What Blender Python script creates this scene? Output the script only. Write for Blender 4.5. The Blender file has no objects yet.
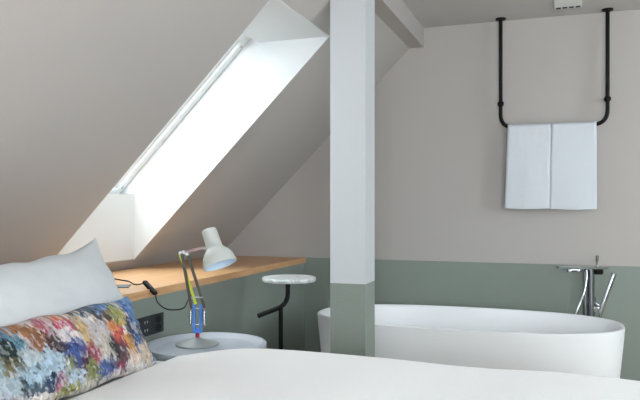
import bpy, bmesh, math, random
from mathutils import Vector, Matrix, noise
random.seed(4)
SC = bpy.context.scene
COL = SC.collection
PI = math.pi

# ---------------------------------------------------------------- camera
YAW = math.radians(19.5)
cam = bpy.data.objects.new('camera', bpy.data.cameras.new('camera'))
COL.objects.link(cam)
cam.location = (0, 0, 1.18)
cam.rotation_euler = (PI/2, 0, YAW)
cam.data.sensor_width = 36
cam.data.lens = 685/640*36
cam.data.shift_y = 5/640
cam.data.clip_start = 0.05
SC.camera = cam

# ---------------------------------------------------------------- world, daylight, exposure
w = bpy.data.worlds.new('overcast_sky'); SC.world = w; w.use_nodes = True
wn = w.node_tree.nodes; wl = w.node_tree.links
bg = wn['Background']
tc = wn.new('ShaderNodeTexCoord'); sx = wn.new('ShaderNodeSeparateXYZ'); rmp = wn.new('ShaderNodeValToRGB')
wl.new(tc.outputs['Generated'], sx.inputs[0]); wl.new(sx.outputs[2], rmp.inputs[0])
rmp.color_ramp.elements[0].color = (.72, .80, .90, 1)
rmp.color_ramp.elements[1].color = (.93, .97, 1.0, 1); rmp.color_ramp.elements[1].position = .6
wl.new(rmp.outputs[0], bg.inputs[0])
bg.inputs[1].default_value = 4.0

def area(name, loc, target, sx_, sy_, power, color):
    l = bpy.data.lights.new(name, 'AREA'); l.shape = 'RECTANGLE'; l.size = sx_; l.size_y = sy_
    l.energy = power; l.color = color
    o = bpy.data.objects.new(name, l); COL.objects.link(o); o.location = loc
    o.rotation_euler = (Vector(target)-Vector(loc)).to_track_quat('-Z', 'Y').to_euler()
    return o
# fill light at two unseen windows added to brighten the room (behind the camera, and in the right wall)
area('added_window_fill', (1.15, -2.62, 1.45), (.75, 1, 1.2), 2.3, 1.3, 84, (.93, .935, 1))
area('added_window_fill', (2.52, 2.7, 1.5), (0, 2.7, 1.4), 1.7, 1.2, 13, (.95, .95, 1))
# sky light at the three skylights of the slope (the far one in view, two unseen ones added for fill beside and behind the camera)
for yy, pw in ((2.92, 7), (.22, 125), (-1.35, 100)):
    area('skylight_and_fill', (-2.4, yy, 2.08), (-1.6, yy, 1.28), .95, .62, pw, (.94, .95, 1))

SC.view_settings.view_transform = 'Standard'
SC.view_settings.look = 'None'
SC.view_settings.gamma = 1
SC.view_settings.use_curve_mapping = False
SC.view_settings.exposure = 0.88

# ---------------------------------------------------------------- materials
def lin(r, g, b):
    f = lambda c: (c/255/12.92) if c/255 <= .04045 else ((c/255+.055)/1.055)**2.4
    return (f(r), f(g), f(b), 1)
def mat(name, rgb, rough=.6, metal=0, bump=None, vary=None, spec=.5):
    m = bpy.data.materials.new(name); m.use_nodes = True
    nt = m.node_tree; n = nt.nodes; l = nt.links; p = n['Principled BSDF']
    p.inputs['Base Color'].default_value = lin(*rgb)
    p.inputs['Roughness'].default_value = rough; p.inputs['Metallic'].default_value = metal
    p.inputs['Specular IOR Level'].default_value = spec
    t = n.new('ShaderNodeTexCoord')
    if vary:
        sc, amt = vary
        nz = n.new('ShaderNodeTexNoise'); nz.inputs['Scale'].default_value = sc; nz.inputs['Detail'].default_value = 4
        l.new(t.outputs['Object'], nz.inputs['Vector'])
        mx = n.new('ShaderNodeMix'); mx.data_type = 'RGBA'
        a = lin(*rgb); mx.inputs[6].default_value = tuple(c*(1-amt) for c in a[:3])+(1,)
        mx.inputs[7].default_value = tuple(min(1, c*(1+amt)) for c in a[:3])+(1,)
        l.new(nz.outputs[0], mx.inputs[0]); l.new(mx.outputs[2], p.inputs['Base Color'])
    if bump:
        sc, st, stretch = bump
        mp = n.new('ShaderNodeMapping'); mp.inputs['Scale'].default_value = stretch
        l.new(t.outputs['Object'], mp.inputs[0])
        nz = n.new('ShaderNodeTexNoise'); nz.inputs['Scale'].default_value = sc; nz.inputs['Detail'].default_value = 5
        l.new(mp.outputs[0], nz.inputs['Vector'])
        b = n.new('ShaderNodeBump'); b.inputs['Strength'].default_value = st; b.inputs['Distance'].default_value = .004
        l.new(nz.outputs[0], b.inputs['Height']); l.new(b.outputs[0], p.inputs['Normal'])
    return m
PAINT = mat('greige_paint', (178, 173, 169), .85, bump=(180, .15, (1, 1, 1)), vary=(1.5, .015), spec=.2)
CEIL = mat('ceiling_paint', (190, 187, 184), .85, bump=(160, .1, (1, 1, 1)), spec=.2)
GREEN = mat('sage_green_paint', (135, 144, 137), .7, bump=(90, .5, (1, 1, 3)), vary=(4, .04), spec=.3)
WHITE = mat('white_paint', (212, 213, 213), .7, bump=(150, .1, (1, 1, 1)), spec=.3)
POSTW = mat('post_white_paint', (198, 202, 205), .7, bump=(90, .3, (1, 1, 3)), spec=.3)
FRAMEW = mat('window_frame_white', (235, 238, 238), .35)
BATHM = mat('matt_white_composite', (230, 232, 235), .35, vary=(2, .01))
LINEN = mat('white_linen', (238, 239, 241), .9, bump=(260, .35, (1, 1, 1)), spec=.15)
PILLOW = mat('pale_pillow_cotton', (208, 212, 215), .9, bump=(220, .25, (1, 1, 1)), spec=.15)
TOWEL = mat('white_terry', (214, 219, 225), .95, bump=(300, .9, (1, 1, 1)), spec=.1)
MATTRESS = mat('mattress_fabric', (225, 225, 222), .9, bump=(200, .2, (1, 1, 1)))
BASEFAB = mat('charcoal_bed_fabric', (70, 72, 74), .9, bump=(300, .5, (1, 1, 1)))
BLACK = mat('matt_black_metal', (8, 9, 10), .5, spec=.2)
SOCKET = mat('black_socket_plastic', (38, 40, 43), .4)
HOLE = mat('socket_hole', (6, 6, 7), .5)
GLYPH = mat('pale_print', (190, 195, 195), .6)
CHROME = mat('chrome', (172, 176, 182), .12, 1)
STEEL = mat('brushed_steel', (190, 190, 188), .3, 1)
TRAYM = mat('powder_blue_grey_metal', (168, 175, 185), .5, vary=(3, .02))
BODYM = mat('grey_drum_metal', (132, 142, 152), .55)
LAMPG = mat('lamp_pale_grey_enamel', (196, 200, 196), .32, spec=.5)
LAMPIN = mat('lamp_shade_inside', (205, 222, 238), .5)
LBASE = mat('lamp_base_grey', (150, 155, 155), .38)
LBLUE = mat('lamp_blue', (62, 118, 200), .4)
LYEL = mat('lamp_yellow', (196, 205, 50), .45)
LMAG = mat('lamp_magenta', (160, 28, 72), .4)
LOLIVE = mat('lamp_taupe', (66, 60, 50), .4)
LPINK = mat('lamp_dusty_pink', (158, 128, 128), .4)
VENTM = mat('vent_white', (226, 228, 225), .6)
SLOT = mat('vent_slot_dark', (14, 14, 14), .8)
CARD = mat('slate_card', (95, 100, 108), .6)

def wood_mat():
    m = bpy.data.materials.new('light_oak'); m.use_nodes = True
    nt = m.node_tree; n = nt.nodes; l = nt.links; p = n['Principled BSDF']; p.inputs['Roughness'].default_value = .42
    t = n.new('ShaderNodeTexCoord'); mp = n.new('ShaderNodeMapping'); mp.inputs['Scale'].default_value = (22, 1.6, 22)
    l.new(t.outputs['Object'], mp.inputs[0])
    nz = n.new('ShaderNodeTexNoise'); nz.inputs['Scale'].default_value = 3; nz.inputs['Detail'].default_value = 6; nz.inputs['Distortion'].default_value = .6
    l.new(mp.outputs[0], nz.inputs['Vector'])
    r = n.new('ShaderNodeValToRGB')
    r.color_ramp.elements[0].position = .3; r.color_ramp.elements[0].color = lin(196, 148, 104)
    r.color_ramp.elements[1].position = .7; r.color_ramp.elements[1].color = lin(218, 174, 128)
    l.new(nz.outputs[0], r.inputs[0]); l.new(r.outputs[0], p.inputs['Base Color'])
    return m
OAK = wood_mat()
def floor_mat():
    m = wood_mat(); m.name = 'oak_floor_boards'
    n = m.node_tree.nodes; l = m.node_tree.links
    b = n.new('ShaderNodeTexBrick'); b.inputs['Scale'].default_value = 1; b.inputs['Brick Width'].default_value = 1.6; b.inputs['Row Height'].default_value = .14
    b.inputs['Mortar Size'].default_value = .003
    b.inputs['Color1'].default_value = lin(205, 190, 170); b.inputs['Color2'].default_value = lin(190, 172, 150); b.inputs['Mortar'].default_value = lin(90, 75, 60)
    l.new(n['Texture Coordinate'].outputs['Object'], b.inputs['Vector'])
    l.new(b.outputs[0], n['Principled BSDF'].inputs['Base Color'])
    return m
FLOORM = floor_mat()
def marble_mat():
    m = mat('white_marble', (226, 228, 228), .3); n = m.node_tree.nodes; l = m.node_tree.links
    t = n['Texture Coordinate']; nz = n.new('ShaderNodeTexNoise'); nz.inputs['Scale'].default_value = 9; nz.inputs['Detail'].default_value = 8; nz.inputs['Distortion'].default_value = 2.2
    l.new(t.outputs['Object'], nz.inputs['Vector'])
    r = n.new('ShaderNodeValToRGB'); e = r.color_ramp.elements
    e[0].position = .36; e[0].color = lin(228, 230, 230); e[1].position = .64; e[1].color = lin(222, 226, 226)
    k = r.color_ramp.elements.new(.5); k.color = lin(186, 191, 193)
    k = r.color_ramp.elements.new(.45); k.color = lin(225, 228, 228)
    l.new(nz.outputs[0], r.inputs[0]); l.new(r.outputs[0], n['Principled BSDF'].inputs['Base Color'])
    return m
MARBLE = marble_mat()
def duvet_mat():
    m = mat('white_ribbed_linen', (248, 248, 250), .9, spec=.15); n = m.node_tree.nodes; l = m.node_tree.links
    t = n['Texture Coordinate']; wv = n.new('ShaderNodeTexWave'); wv.inputs['Scale'].default_value = 52; wv.inputs['Distortion'].default_value = .6
    l.new(t.outputs['Object'], wv.inputs['Vector'])
    b = n.new('ShaderNodeBump'); b.inputs['Strength'].default_value = .25; b.inputs['Distance'].default_value = .002
    l.new(wv.outputs[1], b.inputs['Height']); l.new(b.outputs[0], n['Principled BSDF'].inputs['Normal'])
    return m
DUVET = duvet_mat()
def glass_mat():
    m = bpy.data.materials.new('window_glass'); m.use_nodes = True
    nt = m.node_tree; n = nt.nodes; l = nt.links; n.remove(n['Principled BSDF'])
    a = n.new('ShaderNodeBsdfTransparent'); a.inputs[0].default_value = (.94, .97, .96, 1)
    g = n.new('ShaderNodeBsdfGlossy'); g.inputs['Roughness'].default_value = .02
    mx = n.new('ShaderNodeMixShader'); mx.inputs[0].default_value = .07
    l.new(a.outputs[0], mx.inputs[1]); l.new(g.outputs[0], mx.inputs[2]); l.new(mx.outputs[0], n['Material Output'].inputs[0])
    return m
GLASS = glass_mat()
def paint_mat():
    m = mat('painterly_print_fabric', (200, 190, 185), .9, bump=(240, .3, (1, 1, 1)), spec=.15); n = m.node_tree.nodes; l = m.node_tree.links
    a = n.new('ShaderNodeAttribute'); a.attribute_name = 'print'
    l.new(a.outputs['Color'], n['Principled BSDF'].inputs['Base Color'])
    return m
PRINT = paint_mat()

# ---------------------------------------------------------------- helpers
def obj(name, bm, m, parent=None, smooth=None, mods=None):
    if smooth is not None:
        ang = math.radians(smooth)
        bm.normal_update()
        for f in bm.faces: f.smooth = True
        for e in bm.edges:
            if len(e.link_faces) == 2 and e.calc_face_angle(0) > ang: e.smooth = False
    me = bpy.data.meshes.new(name); bm.to_mesh(me); bm.free()
    for x in (m if isinstance(m, (list, tuple)) else [m]): me.materials.append(x)
    o = bpy.data.objects.new(name, me); COL.objects.link(o)
    if parent: o.parent = parent
    return o
def tag(o, label=None, cat=None, group=None, kind=None):
    if label: o['label'] = label
    if cat: o['category'] = cat
    if group: o['group'] = group
    if kind: o['kind'] = kind
    return o
def thing(name, label, cat, loc, rz=0, group=None):
    o = bpy.data.objects.new(name, None); COL.objects.link(o)
    o.location = loc; o.rotation_euler = (0, 0, rz); o.empty_display_size = .05
    return tag(o, label, cat, group)
def box(bm, x0, x1, y0, y1, z0, z1, bev=0, mi=0):
    v = [bm.verts.new(p) for p in ((x0,y0,z0),(x1,y0,z0),(x1,y1,z0),(x0,y1,z0),(x0,y0,z1),(x1,y0,z1),(x1,y1,z1),(x0,y1,z1))]
    fs = [bm.faces.new([v[i] for i in q]) for q in ((3,2,1,0),(4,5,6,7),(0,1,5,4),(1,2,6,5),(2,3,7,6),(3,0,4,7))]
    for f in fs: f.material_index = mi
    if bev:
        es = list({e for f in fs for e in f.edges})
        bmesh.ops.bevel(bm, geom=es, offset=bev, segments=2, profile=.5, affect='EDGES')
    return bm
def prism(bm, poly, y0, y1, mi=0):      # polygon in XZ swept along Y
    a = [bm.verts.new((x, y0, z)) for x, z in poly]; b = [bm.verts.new((x, y1, z)) for x, z in poly]
    n = len(poly); fs = [bm.faces.new(a), bm.faces.new(b[::-1])]
    for i in range(n): fs.append(bm.faces.new((a[i], b[i], b[(i+1) % n], a[(i+1) % n])))
    for f in fs: f.material_index = mi
    bmesh.ops.recalc_face_normals(bm, faces=fs)
    return bm
def lathe(bm, prof, n=48, c=(0, 0, 0), M=None):    # prof: (r, z)
    rings = []
    for r, z in prof:
        if r < 1e-6: rings.append([bm.verts.new((0, 0, z))])
        else: rings.append([bm.verts.new((r*math.cos(2*PI*i/n), r*math.sin(2*PI*i/n), z)) for i in range(n)])
    for A, B in zip(rings, rings[1:]):
        for i in range(n):
            j = (i+1) % n
            if len(A) == 1 and len(B) == 1: continue
            if len(A) == 1: bm.faces.new((A[0], B[i], B[j]))
            elif len(B) == 1: bm.faces.new((A[i], A[j], B[0]))
            else: bm.faces.new((A[i], A[j], B[j], B[i]))
    vs = [v for r in rings for v in r]
    if M is not None: bmesh.ops.transform(bm, matrix=M, verts=vs)
    bmesh.ops.translate(bm, verts=vs, vec=c)
    return bm
def smooth_path(pts, n=6):
    P = [Vector(p) for p in pts]; out = []
    for i in range(len(P)-1):
        p0 = P[max(i-1, 0)]; p1 = P[i]; p2 = P[i+1]; p3 = P[min(i+2, len(P)-1)]
        for k in range(n):
            t = k/n
            out.append(.5*((2*p1)+(p2-p0)*t+(2*p0-5*p1+4*p2-p3)*t*t+(3*p1-p0-3*p2+p3)*t**3))
    out.append(P[-1]); return out
def tube(bm, pts, r, n=12):
    P = [Vector(p) for p in pts]; rings = []; up = None
    for i, p in enumerate(P):
        d = (P[min(i+1, len(P)-1)]-P[max(i-1, 0)]).normalized()
        if up is None: up = d.orthogonal().normalized()
        up = (up-d*up.dot(d)).normalized(); s = d.cross(up)
        rings.append([bm.verts.new(p+r*(math.cos(2*PI*k/n)*up+math.sin(2*PI*k/n)*s)) for k in range(n)])
    for A, B in zip(rings, rings[1:]):
        for k in range(n): bm.faces.new((A[k], A[(k+1) % n], B[(k+1) % n], B[k]))
    bm.faces.new(rings[0][::-1]); bm.faces.new(rings[-1])
    return bm
def fillet(pts, rad, n=6):
    P = [Vector(p) for p in pts]; out = [P[0]]
    for i in range(1, len(P)-1):
        a = (P[i-1]-P[i]).normalized(); b = (P[i+1]-P[i]).normalized()
        s = P[i]+a*rad; e = P[i]+b*rad
        for k in range(n+1):
            t = k/n; out.append(s*(1-t)**2+P[i]*2*t*(1-t)+e*t*t)
    out.append(P[-1]); return out
BM = bmesh.new
def struct(name, bm, m, smooth=None): return tag(obj(name, bm, m, None, smooth), kind='structure')

# ---------------------------------------------------------------- room shell
GZ = .82; CZ = 2.325; YB = 4.4; YF = -2.5; XR = 2.4; XK = -1.668
struct('floor', box(BM(), -3.2, XR+.15, YF-.15, YB+.15, -.1, 0), FLOORM)
struct('ceiling', box(BM(), -.85, XR+.15, YF-.15, YB+.15, CZ, CZ+.1), CEIL)
b = BM(); box(b, -3.2, XR+.15, YB, YB+.15, 0, GZ, mi=1); box(b, -3.2, XR+.15, YB, YB+.15, GZ, CZ+.6, mi=0)
struct('wall_back', b, [PAINT, GREEN])
def wall_open(axis, p0, p1, a0, a1, oa0, oa1, oz0, oz1):
    b = BM()
    def bx(u0, u1, z0, z1, mi):
        if axis == 'y': box(b, u0, u1, p0, p1, z0, z1, mi=mi)
        else: box(b, p0, p1, u0, u1, z0, z1, mi=mi)
    bx(a0, a1, 0, oz0, 1); bx(a0, oa0, oz0, CZ+.1, 0); bx(oa1, a1, oz0, CZ+.1, 0); bx(oa0, oa1, oz1, CZ+.1, 0)
    return b
struct('wall_front', wall_open('y', YF-.15, YF, -3.2, XR+.15, -.05, 2.25, GZ, 2.1), [PAINT, GREEN])
struct('wall_right', wall_open('x', XR, XR+.15, YF, YB, 1.8, 3.6, GZ, 2.1), [PAINT, GREEN])
b = BM(); box(b, XK-.12, XK, YF, YB, 0, .786)
struct('wall_left', b, GREEN)
# sloped roof ceiling with the skylight opening: z = x + 3.14, 0.5 m thick
R0 = 3.14; R1 = 3.64; SY0 = 2.562; SY1 = 3.276
def full(): return [(-2.9, -2.9+R0), (-.85, -.85+R0), (-.85, -.85+R1), (-2.9, -2.9+R1)]
SKY = [(-1.70, -1.00), (-.13, .57), (SY0, SY1)]          # skylight openings along the slope; the first two are added for extra light
b = BM(); y_ = YF-.15
for s0, s1 in SKY:
    prism(b, full(), y_, s0); y_ = s1
    prism(b, [(-2.9, .24), (-2.268, .872), (-2.268, 1.237), (-2.40, 1.24), (-2.9, .74)], s0, s1)
    prism(b, [(-1.106, 2.034), (-.85, 2.29), (-.85, 2.79), (-1.55, 2.09), (-1.495, 2.036)], s0, s1)
prism(b, full(), y_, YB+.15)
struct('wall_roof_slope', b, PAINT)
# white lining boards of the skylight shafts
t_ = .004
for k, (s0, s1) in enumerate(SKY[::-1]):
    b = BM(); pl = [(-2.268, .872), (-1.106, 2.034), (-1.495, 2.036), (-1.56, 2.08), (-2.40, 1.24), (-2.268, 1.237)]
    prism(b, pl, s1-t_, s1); prism(b, pl, s0, s0+t_)
    box(b, -2.268, -2.268+t_, s0+t_, s1-t_, .878, 1.237+t_)
    box(b, -2.40, -2.268, s0+t_, s1-t_, 1.237, 1.237+t_)
    box(b, -1.495, -1.108, s0+t_, s1-t_, 2.034-t_, 2.034)
    struct('trim_%d' % (k+3), b, WHITE)

L = 1.175
def roof_window(name, y0, y1):
    W = y1-y0
    M = Matrix(((math.sqrt(.5), 0, -math.sqrt(.5), -2.39), (0, 1, 0, y0), (math.sqrt(.5), 0, math.sqrt(.5), 1.25), (0, 0, 0, 1)))
    def ins(bm): bmesh.ops.transform(bm, matrix=M, verts=bm.verts); return bm      # u up the slope, v along Y, w outwards
    wr = bpy.data.objects.new(name, None); COL.objects.link(wr); tag(wr, kind='structure')
    b = BM(); fw = .05
    for q in ((0, L, 0, fw), (0, L, W-fw, W), (0, fw, fw, W-fw), (L-fw, L, fw, W-fw)): box(b, q[0], q[1], q[2], q[3], -.026, .06, .003)
    obj('window_frame', ins(b), FRAMEW, wr)
    b = BM(); s = .035
    for q in ((fw, L-fw, fw, fw+s), (fw, L-fw, W-fw-s, W-fw), (fw, fw+s, fw+s, W-fw-s), (L-fw-s, L-fw, fw+s, W-fw-s)): box(b, q[0], q[1], q[2], q[3], -.01, .06, .003)
    obj('sash', ins(b), FRAMEW, wr)
    obj('pane', ins(box(BM(), fw+s, L-fw-s, fw+s, W-fw-s, .03, .04)), GLASS, wr)
    for uu in (.07, L-.07): obj('hinge_pin', ins(tube(BM(), [(uu, W-.035, -.036), (uu, W-.035, -.024)], .006, 10)), STEEL, wr)
roof_window('window_1', SY0, SY1); roof_window('added_window_4', -.13, .57); roof_window('added_window_5', -1.70, -1.00)  # only the first is in view; the other two are added for light
def plain_window(name, axis, p, a0, a1, z0, z1):
    r = bpy.data.objects.new(name, None); COL.objects.link(r); tag(r, kind='structure')
    def bx(bm, u0, u1, d0, d1, c0, c1, bev=0):
        if axis == 'y': box(bm, u0, u1, p+d0, p+d1, c0, c1, bev)
        else: box(bm, p+d0, p+d1, u0, u1, c0, c1, bev)
    b = BM(); f = .05; mid = (a0+a1)/2
    for u0, u1, c0, c1 in ((a0, a0+f, z0, z1), (a1-f, a1, z0, z1), (a0+f, a1-f, z0, z0+f), (a0+f, a1-f, z1-f, z1), (mid-f/2, mid+f/2, z0+f, z1-f)):
        bx(b, u0, u1, -.03, .03, c0, c1, .003)
    obj('window_frame', b, FRAMEW, r)
    for u0, u1 in ((a0+f, mid-f/2), (mid+f/2, a1-f)):
        b = BM(); bx(b, u0, u1, -.004, .004, z0+f, z1-f); obj('pane', b, GLASS, r)
plain_window('added_window_2', 'y', YF-.06, -.05, 2.25, GZ, 2.1)  # unseen window behind the camera, added to carry fill light
plain_window('added_window_3', 'x', XR+.06, 1.8, 3.6, GZ, 2.1)  # unseen window in the right wall, added for more light

# boxed ceiling beam at the foot of the slope, and the square post
struct('trim_2', prism(BM(), [(-.942, 2.2), (-.846, 2.2), (-.846, CZ), (-.852, CZ)], YF, YB), PAINT)
b = BM(); px0, px1, py0, py1 = -1.012, -.844, 3.0, 3.163
box(b, px0, px1, py0, py1, 0, GZ, mi=1)
prism(b, [(px0, GZ), (px1, GZ), (px1, 2.2), (-.94, 2.2), (px0, px0+R0)], py0, py1, 0)
tag(obj('square_post', b, [POSTW, GREEN]), 'square white structural post with sage green lower part, in front of the bathtub', 'post')
struct('baseboard_back', box(BM(), XK, XR, YB-.012, YB, 0, .07, .002), GREEN)
struct('baseboard_left', box(BM(), XK, XK+.012, YF, YB-.012, 0, .07, .002), GREEN)

# ---------------------------------------------------------------- bathtub
def super_ring(bm, cx, cy, a, b_, z, n=96, e=2.5):
    out = []
    for i in range(n):
        t = 2*PI*i/n; cc, ss = math.cos(t), math.sin(t)
        out.append(bm.verts.new((cx+a*math.copysign(abs(cc)**(2/e), cc), cy+b_*math.copysign(abs(ss)**(2/e), ss), z)))
    return out
def rings_mesh(bm, specs, cap0=True, cap1=True, n=96, e=2.5):
    R = [super_ring(bm, 0, 0, a, b_, z, n, e) for a, b_, z in specs]
    for A, B in zip(R, R[1:]):
        for i in range(n): bm.faces.new((A[i], A[(i+1) % n], B[(i+1) % n], B[i]))
    if cap0: bm.faces.new(R[0][::-1])
    if cap1: bm.faces.new(R[-1])
    return bm
t = thing('bathtub', 'white freestanding oval bathtub standing in front of the sage green wainscot', 'bathtub', (-.506, 3.705, 0))
A0, B0 = .797, .385
spec = [(A0-.075, B0-.06, 0), (A0-.07, B0-.055, .008), (A0-.048, B0-.036, .15), (A0-.024, B0-.018, .33), (A0-.007, B0-.005, .5), (A0-.001, B0-.001, .572), (A0, B0, .576), (A0-.003, B0-.003, .58),
        (A0-.014, B0-.014, .581), (A0-.019, B0-.019, .577), (A0-.024, B0-.022, .565), (A0-.05, B0-.04, .45), (A0-.10, B0-.07, .3), (A0-.17, B0-.11, .2), (A0-.25, B0-.17, .165), (A0-.4, B0-.26, .155)]
obj('tub_shell', rings_mesh(BM(), spec), BATHM, t, 50)
obj('drain', lathe(BM(), [(0, .162), (.03, .162), (.033, .159), (.033, .154), (0, .154)], 24, (.0, 0, 0)), CHROME, t, 40)

# ---------------------------------------------------------------- floor-standing bath mixer
t = thing('bath_mixer', 'chrome floor-standing bath mixer with flat shelf, rising behind the right end of the bathtub', 'tap', (.146, 4.2, 0), YAW)
b = BM(); lathe(b, [(0, 0), (.06, 0), (.06, .012), (.05, .018), (0, .018)], 32)
obj('base_flange', b, CHROME, t, 40)
obj('column', lathe(BM(), [(0, .018), (.019, .018), (.019, .818), (0, .822)], 24, (.008, 0, 0)), CHROME, t, 40)
obj('supply_pipe', lathe(BM(), [(0, .018), (.014, .018), (.014, .818), (0, .822)], 20, (-.026, 0, 0)), CHROME, t, 40)
b = BM(); box(b, -.185, .085, -.055, .055, .818, .831, .003)
for v in b.verts:
    if v.co.x < -.12: v.co.y *= .55
obj('shelf_plate', b, CHROME, t)
b = BM(); lathe(b, [(0, .785), (.026, .785), (.03, .79), (.03, .812), (0, .818)], 28, (.045, 0, 0)); obj('control_knob', b, BLACK, t, 40)
b = BM(); tube(b, [(.042, 0, .832), (.042, 0, .862)], .005); tube(b, [(.042, 0, .860), (.043, -.002, .892)], .008); obj('lever', b, CHROME, t, 40)
sp = obj('spout', tube(BM(), [(-.02, 0, .812), (-.05, -.02, .812), (-.12, -.03, .812)], .011), CHROME, t, 40)
for x, y in ((-.125, -.03), (-.075, -.025)):
    obj('nozzle', lathe(BM(), [(0, .80), (.014, .80), (.016, .808), (.012, .818), (0, .82)], 20, (x, y, 0)), CHROME, t, 40)
b = BM(); box(b, .018, .06, -.014, .014, .575, .6, .004); tube(b, fillet([(.02, 0, .66), (.03, 0, .615), (.065, 0, .60)], .02), .011); obj('hand_shower_holder', b, CHROME, t, 40)
b = BM(); tube(b, [(.055, -.012, .565), (.072, -.014, .62), (.128, -.02, .782)], .0135); tube(b, [(.128, -.02, .782), (.131, -.021, .791)], .0155); obj('hand_shower', b, CHROME, t, 40)
b = BM(); tube(b, smooth_path([(-.028, -.02, .815), (-.03, -.03, .76), (-.045, -.035, .68), (-.08, -.04, .60), (-.11, -.035, .50), (-.10, -.03, .38), (-.03, -.025, .28), (.03, -.02, .36), (.052, -.014, .48), (.055, -.012, .567)]), .0085, 8)
obj('hose', b, CHROME, t, 60)

# ---------------------------------------------------------------- towel rail and towels
YT = 4.335; ZT = 1.653
t = thing('towel_rail', 'black U-shaped towel rail hanging from the ceiling before the back wall', 'towel rail', (-.055, YT, ZT))
hx = .303
b = BM(); tube(b, fillet([(-hx, 0, CZ-ZT-.004), (-hx, 0, 0), (hx, 0, 0), (hx, 0, CZ-ZT-.004)], .085, 10), .0115, 14); obj('rail_tube', b, BLACK, t, 50)
for sx_ in (-1, 1):
    obj('ceiling_flange', lathe(BM(), [(0, 0), (.030, 0), (.031, .004), (.031, .010), (0, .010)], 28, (sx_*hx, 0, CZ-ZT-.010)), BLACK, t, 40)
    b = BM(); bmesh.ops.create_uvsphere(b, u_segments=20, v_segments=12, radius=.02, matrix=Matrix.Translation((sx_*hx, 0, .148)))
    jb = obj('wall_bracket', b, BLACK, t, 60)
    b = BM(); tube(b, [(sx_*hx, .015, .148), (sx_*hx, YB-YT-.004, .148)], .008); obj('bracket_arm', b, BLACK, jb, 40)
def towel(name_seed, xc, w0, w1, drop, lab, dx):
    # a folded towel hung over the rail; front and back leaves, each several cloth layers thick
    n = 26; bm = BM(); ro = .034; ri = .0135; th = ro-ri
    prof = []
    for k in range(15): prof.append((-ro-.006*math.sin(k/14*PI), -drop+drop*k/14))
    for k in range(1, 9): a = PI-PI*k/9; prof.append((ro*math.cos(a), ro*math.sin(a)*.6))
    for k in range(15): prof.append((ro+.004*math.sin(k/14*PI), -(drop-.03)*k/14))
    inner = []
    for k in range(15): inner.append((-ri, -drop+drop*k/14))
    for k in range(1, 9): a = PI-PI*k/9; inner.append((ri*math.cos(a), ri*math.sin(a)))
    for k in range(15): inner.append((ri, -(drop-.03)*k/14))
    rnd = random.Random(name_seed); ph = rnd.random()*9
    def row(u, off):
        O = []; I = []
        for q, P in ((O, prof), (I, inner)):
            for (y, z) in P:
                f_ = min(1, -z/drop) if z < 0 else 0
                wdt = w0+(w1-w0)*f_
                x = (u-.5)*wdt+dx*f_
                yy = y
                if P is prof:
                    yy += .0035*f_*math.sin(u*7+ph+z*3)*(1 if y < 0 else .4)+.002*noise.noise(Vector((u*9+ph, z*14, y*2)))
                    e = min(u, 1-u)*wdt
                    if e < .010: yy += (ri-ro if y > 0 else ro-ri)*.45*(1-e/.010)**2
                q.append(bm.verts.new((x, yy, z+(.0025*math.sin(u*5+ph)*f_))))
        return O, I
    us = [0, .012, .03]+[.03+.94*k/n for k in range(1, n)]+[.97, .988, 1]
    rows = [row(u, 0) for u in us]
    m = len(prof)
    for (O, I), (O2, I2) in zip(rows, rows[1:]):
        for k in range(m-1):
            bm.faces.new((O[k], O2[k], O2[k+1], O[k+1])); bm.faces.new((I[k], I[k+1], I2[k+1], I2[k]))
        bm.faces.new((O[0], I[0], I2[0], O2[0])); bm.faces.new((O[-1], O2[-1], I2[-1], I[-1]))
    for O, I in (rows[0], rows[-1]):
        for k in range(m-1): bm.faces.new((O[k], O[k+1], I[k+1], I[k]))
    bmesh.ops.recalc_face_normals(bm, faces=bm.faces)
    o = obj('bath_towel', bm, TOWEL, None, 60); o.location = (xc, YT, ZT-.002)
    tag(o, lab, 'towel', 'towels on the black rail')
towel(3, -.190, .250, .262, .493, 'white folded towel on the left half of the black hanging rail', -.012)
towel(8, .062, .250, .262, .496, 'white folded towel on the right half of the black hanging rail', -.004)

# ---------------------------------------------------------------- ceiling vent
t = thing('ceiling_vent', 'small white ceiling vent with a row of dark slots between the rail flanges', 'vent', (.03, 4.135, CZ))
obj('vent_plate', box(BM(), -.074, .074, -.09, .082, -.006, 0, .002), VENTM, t)
for k in range(4):
    b = BM(); box(b, -.066+.0355*k, -.066+.0355*k+.026, .050, .076, -.0072, -.0062, .0004); obj('slot', b, SLOT, t)

# ---------------------------------------------------------------- oak shelf on the knee wall
b = BM(); prism(b, [(-1.66, .786), (-1.66, .82), (-2.318, .82), (-2.352, .786)], YF, YB-.001)
tag(obj('oak_shelf', b, OAK), 'light oak shelf board running along the top of the low green wall', 'shelf')

t = thing('socket_panel', 'black double socket panel with small pale symbols on the green low wall', 'socket', (XK, 2.5, .665))
b = BM(); box(b, 0, .008, -.235, .122, -.042, .042, .002); obj('panel_plate', b, SOCKET, t)
for zz in (.019, -.019):
    b = BM(); M = Matrix.Rotation(PI/2, 4, 'Y')
    lathe(b, [(0, .0084), (.0135, .0084), (.0145, .0105), (.0175, .0105), (.018, .008), (0, .008)], 28, (0, .078, zz), M)
    so = obj('socket', b, HOLE, t, 40)
    b = BM(); 
    for yy in (-.006, .006): lathe(b, [(0, .0092), (.002, .0092), (.002, .0086), (0, .0086)], 10, (0, .078+yy, zz), M)
    obj('contact_hole', b, SLOT, so)
for yy, zz in ((-.024, .020), (-.006, .020), (-.024, -.014), (-.006, -.014)):
    b = BM(); box(b, .0082, .009, yy-.004, yy+.004, zz-.0015, zz+.0015); box(b, .0082, .009, yy-.001, yy+.001, zz-.008, zz+.004); obj('printed_symbol', b, GLYPH, t)

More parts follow.
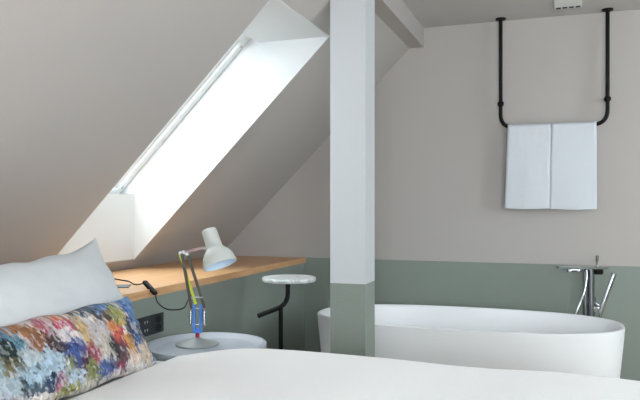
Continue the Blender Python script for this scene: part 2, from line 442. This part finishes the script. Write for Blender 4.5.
# ---------------------------------------------------------------- marble side stand
t = thing('bath_stand', 'small round marble-topped stand with bent black leg, between low wall and bathtub', 'side table', (-1.361, 3.353, 0), YAW)
obj('marble_top', lathe(BM(), [(0, .778), (.137, .778), (.141, .782), (.142, .79), (.142, .795), (.139, .8), (0, .8)], 64), MARBLE, t, 40)
zc = lambda v: 1.18-(v-205)*3.617/685
b = BM(); tube(b, fillet([(-.006, 0, .778), (-.006, 0, zc(299)), (-.035, 0, zc(306.5)), (-.165, 0, zc(316))], .03, 6), .0125, 14); obj('handle_bar', b, BLACK, t, 50)
obj('pole', tube(BM(), [(-.043, 0, .012), (-.043, 0, zc(307.5))], .0115, 14), BLACK, t, 50)
obj('support_disc', lathe(BM(), [(0, .768), (.05, .768), (.05, .778), (0, .778)], 32), BLACK, t, 40)
obj('base_disc', lathe(BM(), [(0, 0), (.13, 0), (.13, .01), (.125, .014), (0, .014)], 48, (-.043, 0, 0)), BLACK, t, 40)

# ---------------------------------------------------------------- bedside drum table
NX, NY = -1.390, 2.515
t = thing('bedside_table', 'round blue-grey metal tray table between the bed and the green low wall', 'side table', (NX, NY, 0))
obj('drum_body', lathe(BM(), [(0, 0), (.2, 0), (.215, .006), (.222, .02), (.222, .572), (0, .572)], 72), BODYM, t, 40)
obj('tray_top', lathe(BM(), [(0, .573), (.240, .573), (.247, .577), (.249, .584), (.249, .606), (.247, .608), (.234, .608), (.228, .606), (.21, .592), (.2, .5895), (0, .589)], 96), TRAYM, t, 40)

# ---------------------------------------------------------------- desk lamp
def LP(u, v, dy=0): return ((u-198)*.00424, dy, (345.2-v)*.00424)
t = thing('desk_lamp', 'jointed desk lamp with pale grey shade and coloured arms on the bedside table', 'lamp', (-1.454, 2.554, .5895), YAW)
obj('base', lathe(BM(), [(0, 0), (.088, 0), (.0905, .003), (.089, .007), (.060, .015), (.032, .023), (.014, .030), (.011, .032), (0, .032)], 64), LBASE, t, 40)
obj('stem', lathe(BM(), [(0, .030), (.0085, .030), (.0085, .052), (0, .052)], 24, (.001, 0, 0)), LMAG, t, 40)
b = BM()
for x in (-.0135, .0145): box(b, x-.0055, x+.0055, -.009, .009, .068, .170, .002)
box(b, -.019, .020, -.009, .009, .050, .070, .004)
obj('fork', b, LBLUE, t)
for x in (-.028, .029):
    b = BM(); pts = []
    for k in range(150):
        a = k*.75; pts.append((x+.0042*math.cos(a), .0042*math.sin(a), .082+.062*k/149))
    tube(b, pts, .0015, 5); obj('spring', b, CHROME, t, 60)
for v, u0, u1 in ((325, 191, 206.5), (309, 191, 206.5), (298, 191.5, 203.5)):
    cr = obj('cross_rod', tube(BM(), [LP(u0, v), LP(u1, v)], .0023, 8), STEEL, t, 40)
def bar(bm, p, q, wd, dp):
    p = Vector(p); q = Vector(q); d = (q-p).normalized(); sd = Vector((0, 1, 0)).cross(d).normalized(); vv = []
    for c0 in (p, q):
        for a, c_ in ((-1, -1), (1, -1), (1, 1), (-1, 1)): vv.append(bm.verts.new(c0+sd*a*wd/2+Vector((0, c_*dp/2, 0))))
    for qd in ((3,2,1,0),(4,5,6,7),(0,1,5,4),(1,2,6,5),(2,3,7,6),(3,0,4,7)): bm.faces.new([vv[i] for i in qd])
    bmesh.ops.recalc_face_normals(bm, faces=bm.faces)
    return bm
obj('lower_arm', bar(BM(), LP(192.6, 309, -.006), LP(182.6, 253.8, -.006), .011, .007), LOLIVE, t)
obj('lower_arm', bar(BM(), LP(205.2, 308.5, .004), LP(188.0, 255.2, .004), .0115, .007), LOLIVE, t)
obj('tie_rod', bar(BM(), LP(196.2, 305, .007), LP(180.2, 254.6, .007), .0105, .006), LYEL, t)
b = BM(); bar(b, LP(182.5, 253.4, 0), LP(207, 247.6, 0), .010, .010)
obj('upper_arm', b, LPINK, t)
b = BM()
for p in ((181.2, 253.4), (184.5, 252.6), (188.2, 254.6)): q = LP(*p); tube(b, [(q[0], -.010, q[2]), (q[0], .012, q[2])], .0068, 14)
bar(b, LP(180.5, 253.8), LP(189, 253.6), .010, .004)
obj('elbow_joint', b, STEEL, t, 40)
# shade: axis in the lamp plane, opening down to the right and turned a little to the viewer
ax = Vector((13.2, -9.5, -35.0)).normalized()      # x right, y away, z up
R3 = ax.to_track_quat('Z', 'Y').to_matrix().to_4x4(); top = Vector(LP(209.3, 230.2))
M3 = Matrix.Translation(top) @ R3
px = .00424
prof = [(0, 0), (5.5, 0), (7.0, .6), (7.5, 1.8), (7.6, 4), (7.9, 15), (8.1, 19.5), (9.4, 21.5), (12.0, 24.2), (14.3, 27.5), (15.6, 31.0), (16.4, 35), (16.7, 38.2), (16.5, 38.4), (16.4, 38.2)]
inn = [(16.2, 38.1), (15.9, 35), (15.2, 31.2), (13.7, 28), (11.4, 24.9), (8.5, 22.3), (7.3, 20), (7.0, 6), (0, 5)]
hd = obj('lamp_shade', lathe(BM(), [(r*px, z*px) for r, z in prof], 56, M=M3), LAMPG, t, 50)
obj('shade_lining', lathe(BM(), [(r*px, z*px) for r, z in inn], 56, M=M3), LAMPIN, hd, 50)
b = BM(); lathe(b, [(0, 8*px), (3*px, 9*px), (3.2*px, 16*px), (6*px, 21*px), (6.6*px, 25*px), (5*px, 28.5*px), (0, 30*px)], 28, M=M3); obj('bulb', b, LAMPIN, hd, 60)
b = BM(); bar(b, LP(205.5, 250), LP(209, 246.4), .014, .014); obj('shade_joint', b, LBASE, t)
b = BM(); P_SW = (-1.705, 2.54, .848); Q_SW = (-1.632, 2.513, .802); cab = [(-2.035, 2.785, .8235), (-1.97, 2.75, .8235), (-1.907, 2.716, .8235), (-1.82, 2.63, .8235), (-1.75, 2.58, .832), P_SW]
cab2 = [Q_SW, (-1.60, 2.475, .778), (-1.56, 2.45, .760), (-1.52, 2.445, .750), (-1.48, 2.48, .752), (-1.487, 2.53, .775), (-1.488, 2.562, .797)]
Minv = (Matrix.Translation(t.location) @ Matrix.Rotation(YAW, 4, 'Z')).inverted()
tube(b, [Minv @ p for p in smooth_path(cab)], .0028, 8); tube(b, [Minv @ p for p in smooth_path(cab2)], .0028, 8)
cb = obj('cable', b, BLACK, t, 60)
b = BM(); p, q = Minv @ Vector(P_SW), Minv @ Vector(Q_SW); d = q-p
Mx = Matrix.Translation((p+q)/2) @ d.to_track_quat('X', 'Z').to_matrix().to_4x4(); l2 = d.length/2+.002
box(b, -l2, l2, -.011, .011, -.008, .008, .005); bmesh.ops.transform(b, matrix=Mx, verts=b.verts)
sw = obj('inline_switch', b, BLACK, cb)
b = BM(); box(b, -.006, .008, -.006, .006, .008, .0105, .001); bmesh.ops.transform(b, matrix=Mx, verts=b.verts); obj('rocker', b, SOCKET, sw)

# small card lying on the shelf behind the pillow
b = BM(); box(b, -.07, .07, -.05, .05, 0, .004, .001); o = obj('card_holder', b, CARD); o.location = (-1.86, 2.535, .8205); o.rotation_euler = (0, 0, .5)
tag(o, 'flat slate-grey card lying on the oak shelf beside the white pillow', 'card')

# ---------------------------------------------------------------- bed
BY0, BY1, BX0, BX1 = .42, 2.19, XK+.012, .40
t = thing('bed', 'double bed under white duvet, its head against the low wall', 'bed', ((BX0+BX1)/2, (BY0+BY1)/2, 0))
hx_, hy_ = (BX1-BX0)/2, (BY1-BY0)/2
obj('bed_base', box(BM(), -hx_+.01, hx_-.01, -hy_+.01, hy_-.01, .07, .34, .015), BASEFAB, t)
obj('mattress', box(BM(), -hx_+.003, hx_, -hy_, hy_, .342, .612, .035), MATTRESS, t, 40)
for a in (-1, 1):
    for c_ in (-1, 1): obj('leg', lathe(BM(), [(0, 0), (.02, 0), (.026, .07), (0, .07)], 20, (a*(hx_-.12), c_*(hy_-.12), 0)), BLACK, t, 40)
def lerp(tab, x):
    if x <= tab[0][0]: return tab[0][1]
    for (a, p), (c_, q) in zip(tab, tab[1:]):
        if x <= c_:
            k = (x-a)/(c_-a); k = k*k*(3-2*k) if False else k
            return p+(q-p)*k
    return tab[-1][1]
ZP = [(-1.34, .626), (-1.26, .642), (-1.17, .660), (-1.09, .673), (-1.0, .680), (-.88, .682), (-.7, .681), (-.5, .678), (-.35, .672), (-.2, .671), (-.08, .676), (0, .678), (.12, .674), (.25, .668), (.45, .66)]
def edge_path(lo, hi, n, drop_lo, drop_hi, r):
    out = []
    for k in range(12, 0, -1):
        if drop_lo > 0: out.append((lo-.006*math.sin(k*.9), -r-(drop_lo-r)*k/12))
    for k in range(6): a = PI/2*k/6; out.append((lo+r*(1-math.cos(a)), -r*(1-math.sin(a))))
    for k in range(n+1): out.append((lo+r+(hi-lo-2*r)*k/n, 0))
    for k in range(5, -1, -1): a = PI/2*k/6; out.append((hi-r*(1-math.cos(a)), -r*(1-math.sin(a))))
    for k in range(1, 13):
        if drop_hi > 0: out.append((hi+.006*math.sin(k*.9), -r-(drop_hi-r)*k/12))
    return out
XP = edge_path(-1.345, BX1+.045, 120, 0, .33, .03)
XP = [(-1.343, -.034)]+XP[0:] if True else XP
YP = edge_path(BY0-.045, BY1+.03, 100, .33, .33, .04)
b = BM(); grid = []
for x, dzx in XP:
    row = []
    for y, dzy in YP:
        z = lerp([(p, sum(lerp_ for lerp_ in [q])) for p, q in ZP], x)
        z = sum(lerp(ZP, x+o_) for o_ in (-.05, -.025, 0, .025, .05))/5
        n1 = noise.noise(Vector((x*2.1+3, y*2.6, 1)))*.008+noise.noise(Vector((x*5, y*3.2, 4)))*.004+noise.noise(Vector((x*16, y*9, 7)))*.0012
        amp = min(1, max(0, (BY1-y)/.25))*.9+.1
        dz = max(-.34, min(dzx, 0)+min(dzy, 0)) if dzy > -.04 or dzx > -.04 else -math.hypot(dzx, dzy) 
        dz = max(dz, -.33)
        fold = 0
        if dzy < -.04: fold = .010*math.sin(x*11+math.sin(x*5)*1.5)*min(1, -dzy/.2)
        row.append(b.verts.new((x, y+(abs(fold) if y > 1 else -abs(fold)), z+n1*amp+dz)))
    grid.append(row)
for A, B in zip(grid, grid[1:]):
    for k in range(len(A)-1): b.faces.new((A[k], B[k], B[k+1], A[k+1]))
o = obj('duvet', b, DUVET, None, 80)
md = o.modifiers.new('thick', 'SOLIDIFY'); md.thickness = .012; md.offset = -1
tag(o, 'white ribbed cotton duvet spread over the double bed', 'duvet')

def cushion(name, m, loc, hs, ht, th, tilt, roll, pinch, seed, dogear=0, color=None, ns=90, nt=50, puff=.5):
    b = BM()
    def P(s, t_, side):
        cs = 1-pinch*(1-abs(s)**1.6)*abs(t_)**3; ct = 1-pinch*.8*(1-abs(t_)**1.6)*abs(s)**3
        prof_ = (max(0, 1-abs(s)**2.6)*max(0, 1-abs(t_)**2.6))**puff
        wr_ = noise.noise(Vector((s*2.3+seed, t_*2.1, side)))*.12+noise.noise(Vector((s*6+seed, t_*5, side*3)))*.05
        edge_ = .022*math.sin(math.atan2(t_, s)*14+seed)*(abs(s)**6+abs(t_)**6)
        x = side*th*prof_*(1+wr_)
        yy = s*hs*ct+edge_*.3; zz = t_*ht*cs+edge_*.2
        if dogear and s > 0 and t_ > 0:
            k = (s*t_)**6; zz += dogear*k; yy += dogear*.2*k
        return (x, yy, zz)
    F = {}
    for side in (1, -1):
        for i in range(ns+1):
            for j in range(nt+1):
                s_ = -math.cos(PI*i/ns); t__ = -math.cos(PI*j/nt)
                s_ = .5*s_+.5*(2*i/ns-1); t__ = .5*t__+.5*(2*j/nt-1)
                if side == -1 and (i in (0, ns) or j in (0, nt)): F[(side, i, j)] = F[(1, i, j)]; continue
                F[(side, i, j)] = b.verts.new(P(s_, t__, side))
    for i in range(ns):
        for j in range(nt):
            b.faces.new((F[(1,i,j)], F[(1,i+1,j)], F[(1,i+1,j+1)], F[(1,i,j+1)]))
            b.faces.new((F[(-1,i,j+1)], F[(-1,i+1,j+1)], F[(-1,i+1,j)], F[(-1,i,j)]))
    o = obj(name, b, m, None, 75)
    o.location = loc; o.rotation_mode = 'XYZ'
    o.matrix_world = Matrix.Translation(loc) @ Matrix.Rotation(-tilt, 4, 'Y') @ Matrix.Rotation(roll, 4, 'X')
    return o
o = cushion('pillow', PILLOW, (-1.545, 1.775, .808), .41, .228, .07, math.radians(29), math.radians(3), .07, 2.2, dogear=.03)
tag(o, 'large plain white pillow standing at the head of the bed behind the printed cushion', 'pillow')
CL = (-1.415, 1.618, .731)
o = cushion('printed_cushion', PRINT, CL, .475, .130, .055, math.radians(27), math.radians(0), .035, 5.1, dogear=.010, ns=400, nt=150)
tag(o, 'long cushion in a multicoloured painterly print lying in front of the white pillow', 'cushion')
BLOBS = [(1.465, 0.815, 0.0714, 0.0432, 60, 105, 135), (1.509, 0.794, 0.0459, 0.0386, 90, 140, 165), (1.408, 0.737, 0.0612, 0.0417, 120, 150, 160), (1.441, 0.702, 0.0816, 0.0317, 170, 190, 200), (1.443, 0.773, 0.0306, 0.0213, 35, 50, 45), (1.467, 0.703, 0.0204, 0.0295, 40, 55, 60), (1.44, 0.74, 0.0306, 0.0132, 120, 110, 70), (1.517, 0.83, 0.0459, 0.0083, 165, 110, 65), (1.551, 0.808, 0.0408, 0.0169, 160, 105, 60), (1.565, 0.778, 0.0408, 0.0226, 150, 95, 60), (1.593, 0.756, 0.0306, 0.0172, 120, 80, 60), (1.632, 0.774, 0.0357, 0.0263, 70, 60, 65), (1.647, 0.748, 0.0255, 0.0206, 60, 55, 70), (1.626, 0.829, 0.0714, 0.0146, 215, 200, 200), (1.693, 0.789, 0.051, 0.0241, 220, 210, 212), (1.602, 0.816, 0.0153, 0.0116, 190, 50, 110), (1.667, 0.811, 0.0306, 0.0089, 200, 40, 100), (1.647, 0.828, 0.0663, 0.0038, 220, 110, 60), (1.804, 0.825, 0.0714, 0.0095, 70, 90, 110), (1.869, 0.809, 0.0408, 0.0098, 90, 65, 55), (1.74, 0.784, 0.0204, 0.0277, 200, 165, 95), (1.755, 0.748, 0.0255, 0.0216, 205, 170, 110), (1.823, 0.763, 0.0561, 0.0286, 190, 180, 185), (1.828, 0.725, 0.0408, 0.0286, 200, 190, 175), (1.943, 0.801, 0.0306, 0.0168, 150, 155, 70), (1.969, 0.774, 0.0204, 0.0169, 190, 160, 60), (1.908, 0.742, 0.0255, 0.0296, 215, 60, 45), (1.895, 0.77, 0.0255, 0.0131, 215, 130, 60), (1.936, 0.743, 0.0102, 0.0133, 200, 70, 140), (1.855, 0.695, 0.0204, 0.0417, 45, 52, 50), (1.888, 0.682, 0.0204, 0.039, 95, 65, 75), (1.678, 0.728, 0.0306, 0.0357, 50, 80, 150), (1.784, 0.659, 0.0408, 0.0248, 55, 85, 150), (1.739, 0.716, 0.0306, 0.0214, 160, 50, 80), (1.711, 0.687, 0.0204, 0.0271, 80, 50, 70), (1.73, 0.665, 0.0255, 0.0333, 135, 140, 80), (1.643, 0.685, 0.0204, 0.0233, 120, 130, 80), (1.54, 0.713, 0.0663, 0.0334, 165, 195, 215), (1.55, 0.676, 0.0357, 0.0167, 40, 60, 95), (1.589, 0.667, 0.0153, 0.0255, 190, 110, 140), (1.649, 0.652, 0.0357, 0.0262, 170, 190, 210), (1.914, 0.837, 0.0612, 0.0133, 90, 140, 200), (1.962, 0.844, 0.0306, 0.0102, 200, 215, 225), (2.001, 0.842, 0.0306, 0.0172, 60, 110, 180), (2.016, 0.8, 0.0153, 0.0311, 50, 100, 180), (1.984, 0.738, 0.0204, 0.034, 40, 65, 95), (1.994, 0.697, 0.0204, 0.0374, 50, 90, 150), (1.945, 0.7, 0.0204, 0.04, 210, 150, 70), (1.945, 0.661, 0.0255, 0.0133, 225, 200, 180), (2.013, 0.667, 0.0204, 0.0376, 60, 110, 170), (1.617, 0.635, 0.051, 0.0143, 150, 150, 70), (1.859, 0.648, 0.0204, 0.0096, 150, 60, 90), (1.503, 0.75, 0.0357, 0.0164, 180, 195, 200), (1.481, 0.669, 0.0408, 0.0134, 70, 95, 110), (1.455, 0.843, 0.0408, 0.0081, 110, 150, 180)]
BLOBS += [(2.06, .70, .03, .05, 48, 80, 120), (2.09, .65, .03, .03, 70, 110, 160), (2.07, .80, .04, .04, 80, 130, 185), (2.0, .86, .06, .02, 120, 160, 205), (1.86, .85, .09, .014, 90, 110, 130), (1.55, .86, .14, .012, 190, 180, 190), (1.7, .855, .08, .01, 205, 140, 110), (2.03, .66, .04, .03, 214, 190, 160)]
me = o.data; ca = me.color_attributes.new('print', 'FLOAT_COLOR', 'POINT'); Mw = o.matrix_world.copy()
far = random.Random(11); pal = [(60,105,135),(140,175,190),(165,110,65),(210,200,195),(50,80,150),(45,55,50),(200,160,95),(190,60,60),(150,150,70)]
extra = [(far.uniform(1.1, 1.42), far.uniform(.6, .88), far.uniform(.02, .05), far.uniform(.02, .04))+far.choice(pal) for _ in range(26)]
allb = [(y, z, ry, rz, lin(r, g, bb)) for y, z, ry, rz, r, g, bb in extra+BLOBS]
def field(y, z):
    q = Vector((y*24, z*32, 0))
    jy = y+.012*noise.noise(q); jz = z-.012+.014*noise.noise(q+Vector((9, 3, 5)))
    c_ = list(lin(224, 216, 210)[:3])
    for by, bz, ry, rz, cc in allb:
        d2 = ((jy-by)/(ry*1.3))**2+((jz-bz)/(rz*1.25))**2
        if d2 < 1.2:
            wgt = max(0, min(.95, (1.2-d2)*2.2)); c_ = [a_*(1-wgt)+e*wgt for a_, e in zip(c_, cc[:3])]
    return c_
daub = {}
def daubed(y, z, sc, sd):                       # one brush daub = one Voronoi cell, stretched along the stroke
    w1 = y*1.0+z*.35+.006*noise.noise(Vector((y*60, z*60, sd))); w2 = z-y*.1
    p_ = noise.voronoi(Vector((w1*sc*1.5, w2*sc*.9, sd)))[1][0]
    k = (round(p_.x, 3), round(p_.y, 3), sd)
    if k not in daub:
        cz = (p_.y/(sc*.9)+p_.x/(sc*1.5)*.1)/(1+.035); cy = p_.x/(sc*1.5)-cz*.35
        r_ = random.Random(hash((round(p_.x*1000), round(p_.y*1000), sd)))
        f_ = field(cy+r_.gauss(0, .008), cz+r_.gauss(0, .007)); k_ = .92+r_.uniform(-.26, .26); g_ = sum(f_)/3; f_ = [.86*a_+.14*g_ for a_ in f_]
        if r_.random() < .10: f_ = [a_*.4+.6*e for a_, e in zip(f_, (.62, .62, .64))]
        if r_.random() < .06: f_ = [a_*.35 for a_ in f_]
        daub[k] = [min(.9, a_*k_) for a_ in f_]
    return daub[k]
for i, v in enumerate(me.vertices):
    p = Mw @ v.co; y, z = p.y, p.z
    A = daubed(y, z, 62, 1.5); B_ = daubed(y, z, 115, 7.5)
    k = .5+.5*max(-1, min(1, noise.noise(Vector((y*40, z*40, 3)))*3))
    c_ = [a_*(1-k)+e*k for a_, e in zip(A, B_)]
    ca.data[i].color = (c_[0], c_[1], c_[2], 1)
